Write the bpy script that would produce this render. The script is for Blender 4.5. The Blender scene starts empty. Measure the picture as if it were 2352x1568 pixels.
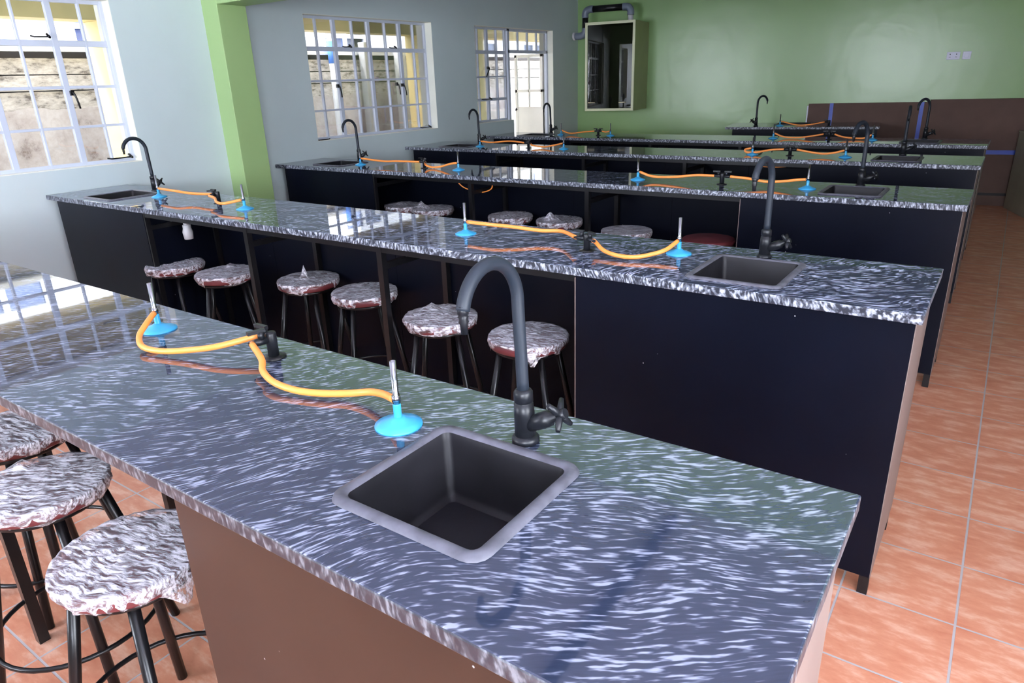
import bpy, bmesh, math, random
from mathutils import Vector, Matrix, noise
random.seed(4)
S = bpy.context.scene
COL = S.collection
PI = math.pi
# ------------------------------------------------------------------ camera
FPX = 1582.96
RX, RY, RZ = 1.2093, 0.0318, 0.6061
CP = Vector((0.1072, -1.5423, 1.4795))
RM = Matrix.Rotation(RZ, 3, 'Z') @ Matrix.Rotation(RY, 3, 'Y') @ Matrix.Rotation(RX, 3, 'X')
cd = bpy.data.cameras.new('camera'); cam = bpy.data.objects.new('camera', cd); COL.objects.link(cam)
cam.matrix_world = Matrix.Translation(CP) @ RM.to_4x4()
cd.sensor_width = 36; cd.lens = FPX * 36 / 2352; cd.clip_start = .05; cd.clip_end = 200
S.camera = cam

def ray(x, y):
    return RM @ Vector(((x - 1176) / FPX, -(y - 784) / FPX, -1))
def bp(x, y, ax, v):
    """survey helper: where the sight line of a measured point meets a plane of the room"""
    d = ray(x, y); i = 'xyz'.index(ax); t = (v - CP[i]) / d[i]
    return CP + d * t

# ------------------------------------------------------------------ materials
def new(name):
    m = bpy.data.materials.new(name); m.use_nodes = True
    nt = m.node_tree; return m, nt, nt.nodes, nt.links, nt.nodes['Principled BSDF']
def ramp(N, stops):
    r = N.new('ShaderNodeValToRGB'); e = r.color_ramp.elements
    while len(e) < len(stops): e.new(.5)
    for k, (p, c) in enumerate(stops):
        e[k].position = p; e[k].color = (c, c, c, 1) if isinstance(c, (int, float)) else (*c, 1)
    return r
def plain(name, col, rough=.5, metal=0, var=.08, scale=6, bump=0, spec=.5, bscale=None, coat=0):
    m, nt, N, L, b = new(name)
    tc = N.new('ShaderNodeTexCoord'); n = N.new('ShaderNodeTexNoise')
    n.inputs['Scale'].default_value = scale; n.inputs['Detail'].default_value = 4
    L.new(tc.outputs['Object'], n.inputs['Vector'])
    lo = tuple(max(0, c * (1 - var)) for c in col); hi = tuple(min(1, c * (1 + var)) for c in col)
    r = ramp(N, [(.3, lo), (.7, hi)]); L.new(n.outputs['Fac'], r.inputs['Fac']); L.new(r.outputs['Color'], b.inputs['Base Color'])
    b.inputs['Roughness'].default_value = rough; b.inputs['Metallic'].default_value = metal
    b.inputs['Specular IOR Level'].default_value = spec
    b.inputs['Coat Weight'].default_value = coat
    if bump:
        n2 = N.new('ShaderNodeTexNoise'); n2.inputs['Scale'].default_value = bscale or scale * 8; n2.inputs['Detail'].default_value = 3
        L.new(tc.outputs['Object'], n2.inputs['Vector'])
        bu = N.new('ShaderNodeBump'); bu.inputs['Strength'].default_value = bump; bu.inputs['Distance'].default_value = .002
        L.new(n2.outputs['Fac'], bu.inputs['Height']); L.new(bu.outputs['Normal'], b.inputs['Normal'])
    return m

def granite(name, ang, seed, warp, sx_=34, pale=.34, th=0, fy=235, ek=1, rmax=.05):
    """polished black stone with broken pale streaks that swirl"""
    m, nt, N, L, b = new(name)
    tc = N.new('ShaderNodeTexCoord')
    mp0 = N.new('ShaderNodeMapping'); mp0.inputs['Location'].default_value = (seed * 3.1, seed * 1.7, seed)
    L.new(tc.outputs['Object'], mp0.inputs['Vector'])
    wn = N.new('ShaderNodeTexNoise'); wn.inputs['Scale'].default_value = 1.5; wn.inputs['Detail'].default_value = 2
    L.new(mp0.outputs['Vector'], wn.inputs['Vector'])
    sub = N.new('ShaderNodeVectorMath'); sub.operation = 'SUBTRACT'; sub.inputs[1].default_value = (.5, .5, .5)
    L.new(wn.outputs['Color'], sub.inputs[0])
    sc = N.new('ShaderNodeVectorMath'); sc.operation = 'SCALE'; sc.inputs['Scale'].default_value = warp
    L.new(sub.outputs[0], sc.inputs[0])
    wn2 = N.new('ShaderNodeTexNoise'); wn2.inputs['Scale'].default_value = 14; wn2.inputs['Detail'].default_value = 2
    L.new(mp0.outputs['Vector'], wn2.inputs['Vector'])
    sub2 = N.new('ShaderNodeVectorMath'); sub2.operation = 'SUBTRACT'; sub2.inputs[1].default_value = (.5, .5, .5)
    L.new(wn2.outputs['Color'], sub2.inputs[0])
    sc2 = N.new('ShaderNodeVectorMath'); sc2.operation = 'SCALE'; sc2.inputs['Scale'].default_value = warp * .035
    L.new(sub2.outputs[0], sc2.inputs[0])
    ad = N.new('ShaderNodeVectorMath'); ad.operation = 'ADD'; L.new(mp0.outputs['Vector'], ad.inputs[0]); L.new(sc.outputs[0], ad.inputs[1])
    ad2 = N.new('ShaderNodeVectorMath'); ad2.operation = 'ADD'; L.new(ad.outputs[0], ad2.inputs[0]); L.new(sc2.outputs[0], ad2.inputs[1])
    rot = N.new('ShaderNodeMapping'); rot.inputs['Rotation'].default_value = (0, 0, -ang)
    L.new(ad2.outputs[0], rot.inputs['Vector'])
    st = N.new('ShaderNodeMapping'); st.inputs['Scale'].default_value = (sx_, fy, 90)
    L.new(rot.outputs['Vector'], st.inputs['Vector'])
    n1 = N.new('ShaderNodeTexNoise'); n1.inputs['Scale'].default_value = 1; n1.inputs['Detail'].default_value = 2; n1.inputs['Roughness'].default_value = .45
    L.new(st.outputs['Vector'], n1.inputs['Vector'])
    st2 = N.new('ShaderNodeMapping'); st2.inputs['Scale'].default_value = (7, 26, 20)
    L.new(rot.outputs['Vector'], st2.inputs['Vector'])
    n2 = N.new('ShaderNodeTexNoise'); n2.inputs['Scale'].default_value = 1; n2.inputs['Detail'].default_value = 2
    L.new(st2.outputs['Vector'], n2.inputs['Vector'])
    mx = N.new('ShaderNodeMath'); mx.operation = 'MULTIPLY_ADD'; mx.inputs[1].default_value = .35
    L.new(n2.outputs['Fac'], mx.inputs[0]); L.new(n1.outputs['Fac'], mx.inputs[2])
    r = ramp(N, [(.0, (.012, .017, .034)), (.70 + th, (.028, .037, .068)), (.765 + th, (pale * .38, pale * .43, pale * .62)), (.83 + th, (pale, pale * 1.1, pale * 1.45))])
    L.new(mx.outputs[0], r.inputs['Fac'])
    # the vertical sawn edge shows more of the pale mineral
    ge = N.new('ShaderNodeNewGeometry'); sx = N.new('ShaderNodeSeparateXYZ'); L.new(ge.outputs['True Normal'], sx.inputs[0])
    ab = N.new('ShaderNodeMath'); ab.operation = 'ABSOLUTE'; L.new(sx.outputs['Z'], ab.inputs[0])
    lt = N.new('ShaderNodeMath'); lt.operation = 'LESS_THAN'; lt.inputs[1].default_value = .8; L.new(ab.outputs[0], lt.inputs[0])
    st3 = N.new('ShaderNodeMapping'); st3.inputs['Scale'].default_value = (120, 120, 42)
    L.new(ad2.outputs[0], st3.inputs['Vector'])
    n3 = N.new('ShaderNodeTexNoise'); n3.inputs['Scale'].default_value = 1; n3.inputs['Detail'].default_value = 3
    L.new(st3.outputs['Vector'], n3.inputs['Vector'])
    r3 = ramp(N, [(.44, (.02, .023, .035)), (.54, (.14 * ek, .155 * ek, .19 * ek)), (.66, (.45 * ek, .48 * ek, .55 * ek))]); L.new(n3.outputs['Fac'], r3.inputs['Fac'])
    mix = N.new('ShaderNodeMix'); mix.data_type = 'RGBA'
    L.new(lt.outputs[0], mix.inputs[0]); L.new(r.outputs['Color'], mix.inputs[6]); L.new(r3.outputs['Color'], mix.inputs[7])
    L.new(mix.outputs[2], b.inputs['Base Color'])
    b.inputs['IOR'].default_value = 1.72 if ek < 1 else 1.5
    n4 = N.new('ShaderNodeTexNoise'); n4.inputs['Scale'].default_value = 2.2; n4.inputs['Detail'].default_value = 3
    L.new(mp0.outputs['Vector'], n4.inputs['Vector'])
    mr = N.new('ShaderNodeMapRange'); mr.inputs[1].default_value = .35; mr.inputs[2].default_value = .7; mr.inputs[3].default_value = rmax * .3; mr.inputs[4].default_value = rmax
    L.new(n4.outputs['Fac'], mr.inputs[0])
    ra = N.new('ShaderNodeMath'); ra.operation = 'MULTIPLY_ADD'; ra.inputs[1].default_value = .35; L.new(lt.outputs[0], ra.inputs[0]); L.new(mr.outputs[0], ra.inputs[2])
    L.new(ra.outputs[0], b.inputs['Roughness'])
    return m

def panel(name, col, rough=.3, spec=.5):
    """laminate board with faint rubs and tiny chips"""
    m, nt, N, L, b = new(name)
    tc = N.new('ShaderNodeTexCoord'); n = N.new('ShaderNodeTexNoise'); n.inputs['Scale'].default_value = 3; n.inputs['Detail'].default_value = 5
    L.new(tc.outputs['Object'], n.inputs['Vector'])
    r = ramp(N, [(.3, tuple(c * .85 for c in col)), (.75, tuple(c * 1.25 for c in col))]); L.new(n.outputs['Fac'], r.inputs['Fac'])
    v = N.new('ShaderNodeTexVoronoi'); v.inputs['Scale'].default_value = 22; v.inputs['Randomness'].default_value = 1
    L.new(tc.outputs['Object'], v.inputs['Vector'])
    r2 = ramp(N, [(.03, .6), (.05, 0)]); L.new(v.outputs['Distance'], r2.inputs['Fac'])
    n3 = N.new('ShaderNodeTexNoise'); n3.inputs['Scale'].default_value = 5; L.new(tc.outputs['Object'], n3.inputs['Vector'])
    r3 = ramp(N, [(.62, 0), (.64, 1)]); L.new(n3.outputs['Fac'], r3.inputs['Fac'])
    mu = N.new('ShaderNodeMath'); mu.operation = 'MULTIPLY'; L.new(r2.outputs['Color'], mu.inputs[0]); L.new(r3.outputs['Color'], mu.inputs[1])
    mix = N.new('ShaderNodeMix'); mix.data_type = 'RGBA'; L.new(mu.outputs[0], mix.inputs[0]); L.new(r.outputs['Color'], mix.inputs[6]); mix.inputs[7].default_value = (.75, .75, .8, 1)
    L.new(mix.outputs[2], b.inputs['Base Color'])
    b.inputs['Roughness'].default_value = rough; b.inputs['Specular IOR Level'].default_value = spec
    return m

def tiles(name):
    m, nt, N, L, b = new(name)
    tc = N.new('ShaderNodeTexCoord')
    mp = N.new('ShaderNodeMapping'); mp.inputs['Location'].default_value = (-.222, -.109, 0)
    L.new(tc.outputs['Object'], mp.inputs['Vector'])
    br = N.new('ShaderNodeTexBrick'); br.offset = 0; br.squash = 1
    br.inputs['Scale'].default_value = 1; br.inputs['Brick Width'].default_value = .301; br.inputs['Row Height'].default_value = .301
    br.inputs['Mortar Size'].default_value = .0035; br.inputs['Mortar Smooth'].default_value = .2; br.inputs['Bias'].default_value = 0
    br.inputs['Color1'].default_value = (.62, .62, .62, 1); br.inputs['Color2'].default_value = (.46, .46, .46, 1)
    L.new(mp.outputs['Vector'], br.inputs['Vector'])
    n = N.new('ShaderNodeTexNoise'); n.inputs['Scale'].default_value = 7; n.inputs['Detail'].default_value = 8; n.inputs['Roughness'].default_value = .65
    mp2 = N.new('ShaderNodeMapping'); mp2.inputs['Scale'].default_value = (1, 2.6, 1); L.new(tc.outputs['Object'], mp2.inputs['Vector']); L.new(mp2.outputs['Vector'], n.inputs['Vector'])
    r = ramp(N, [(.3, (.52, .18, .10)), (.5, (.62, .26, .155)), (.66, (.74, .42, .30))]); L.new(n.outputs['Fac'], r.inputs['Fac'])
    mx = N.new('ShaderNodeMix'); mx.data_type = 'RGBA'; mx.blend_type = 'OVERLAY'; mx.inputs[0].default_value = .35
    L.new(r.outputs['Color'], mx.inputs[6]); L.new(br.outputs['Color'], mx.inputs[7])
    m2 = N.new('ShaderNodeMix'); m2.data_type = 'RGBA'; L.new(br.outputs['Fac'], m2.inputs[0]); L.new(mx.outputs[2], m2.inputs[6]); m2.inputs[7].default_value = (.46, .42, .42, 1)
    L.new(m2.outputs[2], b.inputs['Base Color']); b.inputs['Roughness'].default_value = .42
    bu = N.new('ShaderNodeBump'); bu.inputs['Strength'].default_value = .5; bu.inputs['Distance'].default_value = .002; bu.invert = True
    L.new(br.outputs['Fac'], bu.inputs['Height']); L.new(bu.outputs['Normal'], b.inputs['Normal'])
    return m

def wrap_mat():
    m, nt, N, L, b = new('crinkled_film')
    out = [n for n in N if n.type == 'OUTPUT_MATERIAL'][0]
    tc = N.new('ShaderNodeTexCoord')
    w = N.new('ShaderNodeTexNoise'); w.inputs['Scale'].default_value = 9; L.new(tc.outputs['Object'], w.inputs['Vector'])
    sc = N.new('ShaderNodeVectorMath'); sc.operation = 'SCALE'; sc.inputs['Scale'].default_value = .06; L.new(w.outputs['Color'], sc.inputs[0])
    ad = N.new('ShaderNodeVectorMath'); L.new(tc.outputs['Object'], ad.inputs[0]); L.new(sc.outputs[0], ad.inputs[1])
    mp = N.new('ShaderNodeMapping'); mp.inputs['Rotation'].default_value = (0, 0, .5); mp.inputs['Scale'].default_value = (40, 130, 70)
    L.new(ad.outputs[0], mp.inputs['Vector'])
    n = N.new('ShaderNodeTexNoise'); n.inputs['Scale'].default_value = 1; n.inputs['Detail'].default_value = 4; n.inputs['Roughness'].default_value = .65
    L.new(mp.outputs['Vector'], n.inputs['Vector'])
    bu = N.new('ShaderNodeBump'); bu.inputs['Strength'].default_value = 1; bu.inputs['Distance'].default_value = .0022
    L.new(n.outputs['Fac'], bu.inputs['Height']); L.new(bu.outputs['Normal'], b.inputs['Normal'])
    b.inputs['Base Color'].default_value = (.93, .91, .98, 1); b.inputs['Roughness'].default_value = .16; b.inputs['Specular IOR Level'].default_value = .8
    n2 = N.new('ShaderNodeTexNoise'); n2.inputs['Scale'].default_value = 1; n2.inputs['Detail'].default_value = 5; n2.inputs['Roughness'].default_value = .7
    mp2 = N.new('ShaderNodeMapping'); mp2.inputs['Rotation'].default_value = (0, 0, .5); mp2.inputs['Scale'].default_value = (18, 115, 50)
    L.new(ad.outputs[0], mp2.inputs['Vector']); L.new(mp2.outputs['Vector'], n2.inputs['Vector'])
    r = ramp(N, [(.40, .08), (.49, .42), (.57, .95)]); L.new(n2.outputs['Fac'], r.inputs['Fac'])
    fr = N.new('ShaderNodeFresnel'); fr.inputs['IOR'].default_value = 1.45; L.new(bu.outputs['Normal'], fr.inputs['Normal'])
    mxm = N.new('ShaderNodeMath'); mxm.operation = 'MAXIMUM'; L.new(r.outputs['Color'], mxm.inputs[0]); L.new(fr.outputs[0], mxm.inputs[1])
    t = N.new('ShaderNodeBsdfTransparent'); mx = N.new('ShaderNodeMixShader')
    L.new(mxm.outputs[0], mx.inputs[0]); L.new(t.outputs[0], mx.inputs[1]); L.new(b.outputs[0], mx.inputs[2]); L.new(mx.outputs[0], out.inputs[0])
    return m

def glass_mat(name, refl=.07, tint=(1, 1, 1), rough=.01):
    m, nt, N, L, b = new(name)
    out = [n for n in N if n.type == 'OUTPUT_MATERIAL'][0]
    t = N.new('ShaderNodeBsdfTransparent'); t.inputs[0].default_value = (*tint, 1)
    g = N.new('ShaderNodeBsdfGlossy'); g.inputs['Roughness'].default_value = rough
    fr = N.new('ShaderNodeFresnel'); fr.inputs['IOR'].default_value = 1.45
    mu = N.new('ShaderNodeMath'); mu.operation = 'MULTIPLY_ADD'; mu.inputs[1].default_value = .8; mu.inputs[2].default_value = refl * .3
    L.new(fr.outputs[0], mu.inputs[0])
    mx = N.new('ShaderNodeMixShader'); L.new(mu.outputs[0], mx.inputs[0]); L.new(t.outputs[0], mx.inputs[1]); L.new(g.outputs[0], mx.inputs[2])
    L.new(mx.outputs[0], out.inputs[0]); return m

def stone_mat():
    m, nt, N, L, b = new('rough_block_wall')
    tc = N.new('ShaderNodeTexCoord'); sp = N.new('ShaderNodeSeparateXYZ'); L.new(tc.outputs['Object'], sp.inputs[0])
    n = N.new('ShaderNodeTexNoise'); n.inputs['Scale'].default_value = 1; n.inputs['Detail'].default_value = 6; n.inputs['Roughness'].default_value = .7
    mp = N.new('ShaderNodeMapping'); mp.inputs['Rotation'].default_value = (.7, 0, 0); mp.inputs['Scale'].default_value = (8, 9, 22); L.new(tc.outputs['Object'], mp.inputs['Vector']); L.new(mp.outputs[0], n.inputs['Vector'])
    grey = ramp(N, [(.34, (.13, .11, .10)), (.46, (.48, .44, .41)), (.62, (.68, .64, .61))]); L.new(n.outputs['Fac'], grey.inputs['Fac'])
    n2 = N.new('ShaderNodeTexNoise'); n2.inputs['Scale'].default_value = 3.2; n2.inputs['Detail'].default_value = 8; n2.inputs['Roughness'].default_value = .75
    L.new(tc.outputs['Object'], n2.inputs['Vector'])
    wht = ramp(N, [(.32, (.22, .17, .15)), (.42, (.48, .42, .41)), (.6, (.64, .60, .60))]); L.new(n2.outputs['Fac'], wht.inputs['Fac'])
    n3 = N.new('ShaderNodeTexNoise'); n3.inputs['Scale'].default_value = 4; L.new(tc.outputs['Object'], n3.inputs['Vector'])
    md = N.new('ShaderNodeMath'); md.operation = 'MULTIPLY_ADD'; md.inputs[1].default_value = .12; L.new(n3.outputs['Fac'], md.inputs[0]); L.new(sp.outputs['Z'], md.inputs[2])
    gt = N.new('ShaderNodeMath'); gt.operation = 'GREATER_THAN'; gt.inputs[1].default_value = 1.43; L.new(md.outputs[0], gt.inputs[0])
    mix = N.new('ShaderNodeMix'); mix.data_type = 'RGBA'; L.new(gt.outputs[0], mix.inputs[0]); L.new(wht.outputs['Color'], mix.inputs[6]); L.new(grey.outputs['Color'], mix.inputs[7])
    L.new(mix.outputs[2], b.inputs['Base Color']); b.inputs['Roughness'].default_value = .9
    return m

def wall_mat(name, col, gloss=.45, patch=None):
    m, nt, N, L, b = new(name)
    tc = N.new('ShaderNodeTexCoord'); n = N.new('ShaderNodeTexNoise'); n.inputs['Scale'].default_value = 1.3; n.inputs['Detail'].default_value = 5
    L.new(tc.outputs['Object'], n.inputs['Vector'])
    r = ramp(N, [(.3, tuple(c * .95 for c in col)), (.7, tuple(min(1, c * 1.05) for c in col))]); L.new(n.outputs['Fac'], r.inputs['Fac']); L.new(r.outputs['Color'], b.inputs['Base Color'])
    b.inputs['Roughness'].default_value = gloss
    n2 = N.new('ShaderNodeTexNoise'); n2.inputs['Scale'].default_value = 6; n2.inputs['Detail'].default_value = 3; L.new(tc.outputs['Object'], n2.inputs['Vector'])
    bu = N.new('ShaderNodeBump'); bu.inputs['Strength'].default_value = .25; bu.inputs['Distance'].default_value = .01
    L.new(n2.outputs['Fac'], bu.inputs['Height']); L.new(bu.outputs['Normal'], b.inputs['Normal'])
    return m

M = dict(
    wall=wall_mat('pale_grey_paint', (.56, .64, .645), .5), green=wall_mat('green_paint', (.25, .41, .155), .27),
    lgreen=wall_mat('light_green_paint', (.33, .48, .20), .5), ceil=plain('ceiling_paint', (.80, .81, .93), .7, var=.02),
    reveal=plain('cream_reveal_paint', (.80, .80, .70), .6, var=.03),
    tile=tiles('terracotta_tile'), steel=plain('window_steel_paint', (.56, .60, .70), .4, var=.03),
    blk=plain('black_plastic', (.009, .010, .013), .35, var=.2, scale=30, spec=.35), blkm=plain('black_enamel', (.006, .006, .007), .28, var=.2, scale=20, spec=.4),
    rub=plain('soft_black_rubber', (.014, .019, .028), .5, var=.1, spec=.35),
    dark=panel('black_laminate', (.003, .004, .009), .33, .11), brown=panel('brown_laminate', (.033, .016, .010), .34),
    taupe=plain('taupe_board_edge', (.20, .15, .135), .5), beige=plain('raw_board_edge', (.55, .42, .28), .6),
    sink=plain('black_moulded_resin', (.008, .0075, .010), .45, var=.5, scale=5, bump=.3, spec=.28), sinkrim=plain('grey_scuffed_resin', (.10, .10, .125), .45, var=.35, scale=30),
    chrome=plain('chrome', (.34, .35, .38), .12, 1, var=.03), blue=plain('blue_enamel', (.035, .33, .62), .35, var=.08, coat=.3),
    hose=plain('orange_rubber_hose', (.93, .30, .06), .38, var=.05), maroon=plain('maroon_vinyl', (.16, .035, .04), .35, var=.12),
    film=wrap_mat(), glass=glass_mat('window_glass'), dglass=glass_mat('smoky_glass', .12, (.55, .56, .5)),
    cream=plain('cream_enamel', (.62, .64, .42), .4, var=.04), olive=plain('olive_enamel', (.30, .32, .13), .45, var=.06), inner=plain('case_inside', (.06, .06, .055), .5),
    grey=plain('grey_pipe_plastic', (.16, .19, .25), .3, var=.08), sock=plain('socket_plastic', (.62, .63, .75), .35, var=.03),
    card=plain('brown_cardboard', (.115, .065, .05), .75, var=.12), tape=plain('blue_tape', (.02, .06, .42), .4), edge=plain('pale_trim', (.6, .62, .66), .4),
    stone=stone_mat(), yel=plain('yellow_paint', (.84, .66, .30), .6, var=.05), white=plain('white_paint', (.85, .85, .85), .6, var=.03),
    ground=plain('concrete', (.62, .60, .56), .85, var=.2), door=plain('cream_door_paint', (.80, .76, .68), .5, var=.03),
    bwin=glass_mat('blue_window', .3, (.45, .55, .75)), pvc=plain('white_pipe', (.6, .6, .62), .4), joint=plain('dark_block_joint', (.05, .045, .04), .9),
    soffit=plain('grey_soffit', (.10, .085, .08), .8), cup=plain('cream_board', (.30, .27, .20), .5), mark=plain('black_mark', (.01, .01, .01), .5),
    led=plain('brass', (.8, .72, .5), .3, 1), stain=plain('blue_stain', (.1, .25, .75), .7))
G = [granite('black_streaked_granite_%s' % w, a, s, wp, *e) for w, a, s, wp, *e in (('a', .73, 1.3, .30, 30, .28, .004, 225, .42, .05), ('b', .75, 2.9, .5, 26, .55, .006, 185, 1), ('c', .4, 4.4, .6), ('d', .5, 6.1, .6), ('e', .3, 7.7, .6), ('f', .5, 9.2, .6))]

# ------------------------------------------------------------------ mesh helpers
class MB:
    def __init__(s): s.v = []; s.f = []; s.sm = []
    def add(s, vs, fs, smooth=False):
        o = len(s.v); s.v += [tuple(v) for v in vs]; s.f += [tuple(i + o for i in f) for f in fs]; s.sm += [smooth] * len(fs); return s
    def box(s, a, b, mat=None):
        x0, y0, z0 = a; x1, y1, z1 = b
        vs = [Vector(p) for p in ((x0, y0, z0), (x1, y0, z0), (x1, y1, z0), (x0, y1, z0), (x0, y0, z1), (x1, y0, z1), (x1, y1, z1), (x0, y1, z1))]
        if mat: vs = [mat @ v for v in vs]
        return s.add(vs, [(0, 3, 2, 1), (4, 5, 6, 7), (0, 1, 5, 4), (1, 2, 6, 5), (2, 3, 7, 6), (3, 0, 4, 7)])
    def tube(s, pts, rad, n=12, caps=True, smooth=True):
        pts = [Vector(p) for p in pts]; rs = rad if isinstance(rad, (list, tuple)) else [rad] * len(pts)
        o = []; up = None
        for i, p in enumerate(pts):
            t = (pts[min(i + 1, len(pts) - 1)] - pts[max(i - 1, 0)]).normalized()
            if up is None: up = Vector((0, 0, 1)) if abs(t.z) < .9 else Vector((1, 0, 0))
            a = t.cross(up).normalized(); up = a.cross(t).normalized()
            for k in range(n):
                w = 2 * PI * k / n; o.append(p + (a * math.cos(w) + up * math.sin(w)) * rs[i])
        fs = [(i * n + k, i * n + (k + 1) % n, (i + 1) * n + (k + 1) % n, (i + 1) * n + k) for i in range(len(pts) - 1) for k in range(n)]
        s.add(o, fs, smooth)
        if caps:
            b = len(s.v) - len(o)
            s.f += [tuple(b + k for k in range(n))[::-1], tuple(b + (len(pts) - 1) * n + k for k in range(n))]; s.sm += [False, False]
        return s
    def lathe(s, prof, c=(0, 0, 0), n=24, mat=None, smooth=True):
        c = Vector(c); o = []
        for r, z in prof:
            for k in range(n):
                w = 2 * PI * k / n; v = Vector((r * math.cos(w), r * math.sin(w), z)); o.append((mat @ v if mat else v) + c)
        fs = [(i * n + k, i * n + (k + 1) % n, (i + 1) * n + (k + 1) % n, (i + 1) * n + k) for i in range(len(prof) - 1) for k in range(n)]
        s.add(o, fs, smooth)
        b = len(s.v) - len(o); s.f += [tuple(b + k for k in range(n))[::-1], tuple(b + (len(prof) - 1) * n + k for k in range(n))]; s.sm += [False, False]
        return s
    def build(s, name, mat, parent=None, bevel=0, label=None):
        me = bpy.data.meshes.new(name); me.from_pydata(s.v, [], s.f); me.validate()
        bm = bmesh.new(); bm.from_mesh(me); bmesh.ops.recalc_face_normals(bm, faces=bm.faces); bm.to_mesh(me); bm.free()
        if len(me.polygons) == len(s.sm): me.polygons.foreach_set('use_smooth', s.sm)
        me.materials.append(mat if not isinstance(mat, str) else M[mat])
        o = bpy.data.objects.new(name, me); COL.objects.link(o)
        if parent: o.parent = parent
        if bevel:
            md = o.modifiers.new('bevel', 'BEVEL'); md.width = bevel; md.segments = 2; md.limit_method = 'ANGLE'; md.angle_limit = .6
        if label: o['label'] = label
        return o
def smooth_path(pts, k=6):
    P = [Vector(p) for p in pts]; P = [P[0] * 2 - P[1]] + P + [P[-1] * 2 - P[-2]]; out = []
    for i in range(1, len(P) - 2):
        for j in range(k):
            t = j / k; a, b, c, d = P[i - 1:i + 3]
            out.append(.5 * ((2 * b) + (c - a) * t + (2 * a - 5 * b + 4 * c - d) * t * t + (3 * b - a - 3 * c + d) * t ** 3))
    out.append(P[-2]); return out
def empty(name, loc, label, cat, group=None, rz=0):
    o = bpy.data.objects.new(name, None); COL.objects.link(o); o.location = loc; o.rotation_euler = (0, 0, rz); o.empty_display_size = .05
    o['label'] = label; o['category'] = cat
    if group: o['group'] = group
    return o
def tag(o, label, cat, group=None, kind=None):
    o['label'] = label; o['category'] = cat
    if group: o['group'] = group
    if kind: o['kind'] = kind
    return o
def struct(o, label=None):
    o['kind'] = 'structure'
    if label: o['label'] = label
    return o
def copy_tree(o, parent=None):
    c = o.copy(); COL.objects.link(c); c.parent = parent
    for ch in list(o.children): copy_tree(ch, c)
    return c

# ------------------------------------------------------------------ room
XW = -4.83; XL = -4.818; ZC = 2.62; YN = -3.3; XRW = 1.9
SK = math.atan(.1615)                                   # the green wall is not quite square to the window wall
WU = Vector((math.cos(SK), math.sin(SK), 0)); WN = Vector((-math.sin(SK), math.cos(SK), 0)); WO = Vector((XW, 7.14, 0))
def W(u, off, z): return WO + WU * u - WN * off + Vector((0, 0, z))
WM = Matrix.Translation(WO) @ Matrix.Rotation(SK, 4, 'Z')
YF = 8.4
# openings (lo, hi, z0, z1) along y in the window wall
OPEN = [(-2.95, -1.35, 1.04, 2.05), (-.55, 1.04, 1.04, 2.05), (2.60, 4.20, 1.04, 2.05), (4.90, 5.60, 1.04, 2.05), (5.60, 6.51, 0, 2.05)]
def wall_with_holes(name, axis, pos, thick, lo, hi, holes, mat, z1=ZC):
    mb = MB(); cuts = sorted({lo, hi, *[h[0] for h in holes], *[h[1] for h in holes]})
    for a, b in zip(cuts, cuts[1:]):
        hs = [h for h in holes if h[0] <= a + 1e-6 and h[1] >= b - 1e-6]
        spans = [(0, z1)] if not hs else [s for s in ((0, hs[0][2]), (hs[0][3], z1)) if s[1] - s[0] > 1e-4]
        for s in spans:
            if axis == 'x': mb.box((min(pos, pos + thick), a, s[0]), (max(pos, pos + thick), b, s[1]))
            else: mb.box((a, min(pos, pos + thick), s[0]), (b, max(pos, pos + thick), s[1]))
    return struct(mb.build(name, mat))
wall_with_holes('wall_left', 'x', XW, -.2, YN - .2, YF, OPEN, 'wall')
# cream painted reveals of each opening
for i, (a, b, z0, z1) in enumerate(OPEN):
    mb = MB(); t = .003
    if i != 3: mb.box((XW - .2, b - t, z0), (XW - .001, b, z1))
    if i != 4: mb.box((XW - .2, a, z0), (XW - .001, a + t, z1)) if i != 3 else None
    mb.box((XW - .2, a, z1 - t), (XW - .001, b, z1))
    if i != 4: mb.box((XW - .2, a, z0), (XW - .001, b, z0 + t))
    struct(mb.build('trim_%d' % (i + 1), 'reveal'))
# far wall, skewed
mb = MB(); mb.box((-.3, 0, 0), (7.4, .2, ZC), WM); struct(mb.build('wall_far', 'green'))
wall_with_holes('wall_near', 'y', YN, -.2, XW - .2, XRW + .2, [(-4.2, -2.4, .95, 2.1), (.1, 1.7, .95, 2.35)], 'wall')
wall_with_holes('wall_right', 'x', XRW, .2, YN - .2, YF, [(-2.6, -.2, .9, 2.2)], 'wall')
mb = MB(); mb.box((XW - .2, YN - .2, -.1), (XRW + .2, YF + .1, 0)); struct(mb.build('floor', 'tile'))
mb = MB(); mb.box((XW - .2, YN - .2, ZC), (XRW + .2, YF + .1, ZC + .1)); struct(mb.build('ceiling', 'ceil'))
# pillar and cross beam
mb = MB(); mb.box((XW - .01, 1.70, 0), (-4.65, 1.938, ZC)); struct(mb.build('trim_6', 'lgreen', bevel=.004), 'light green painted pillar on the window wall')
mb = MB(); mb.box((-4.65, 1.70, 2.05), (XRW, 1.938, ZC)); struct(mb.build('trim_7', 'lgreen', bevel=.004), 'light green cross beam under the ceiling')

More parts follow.
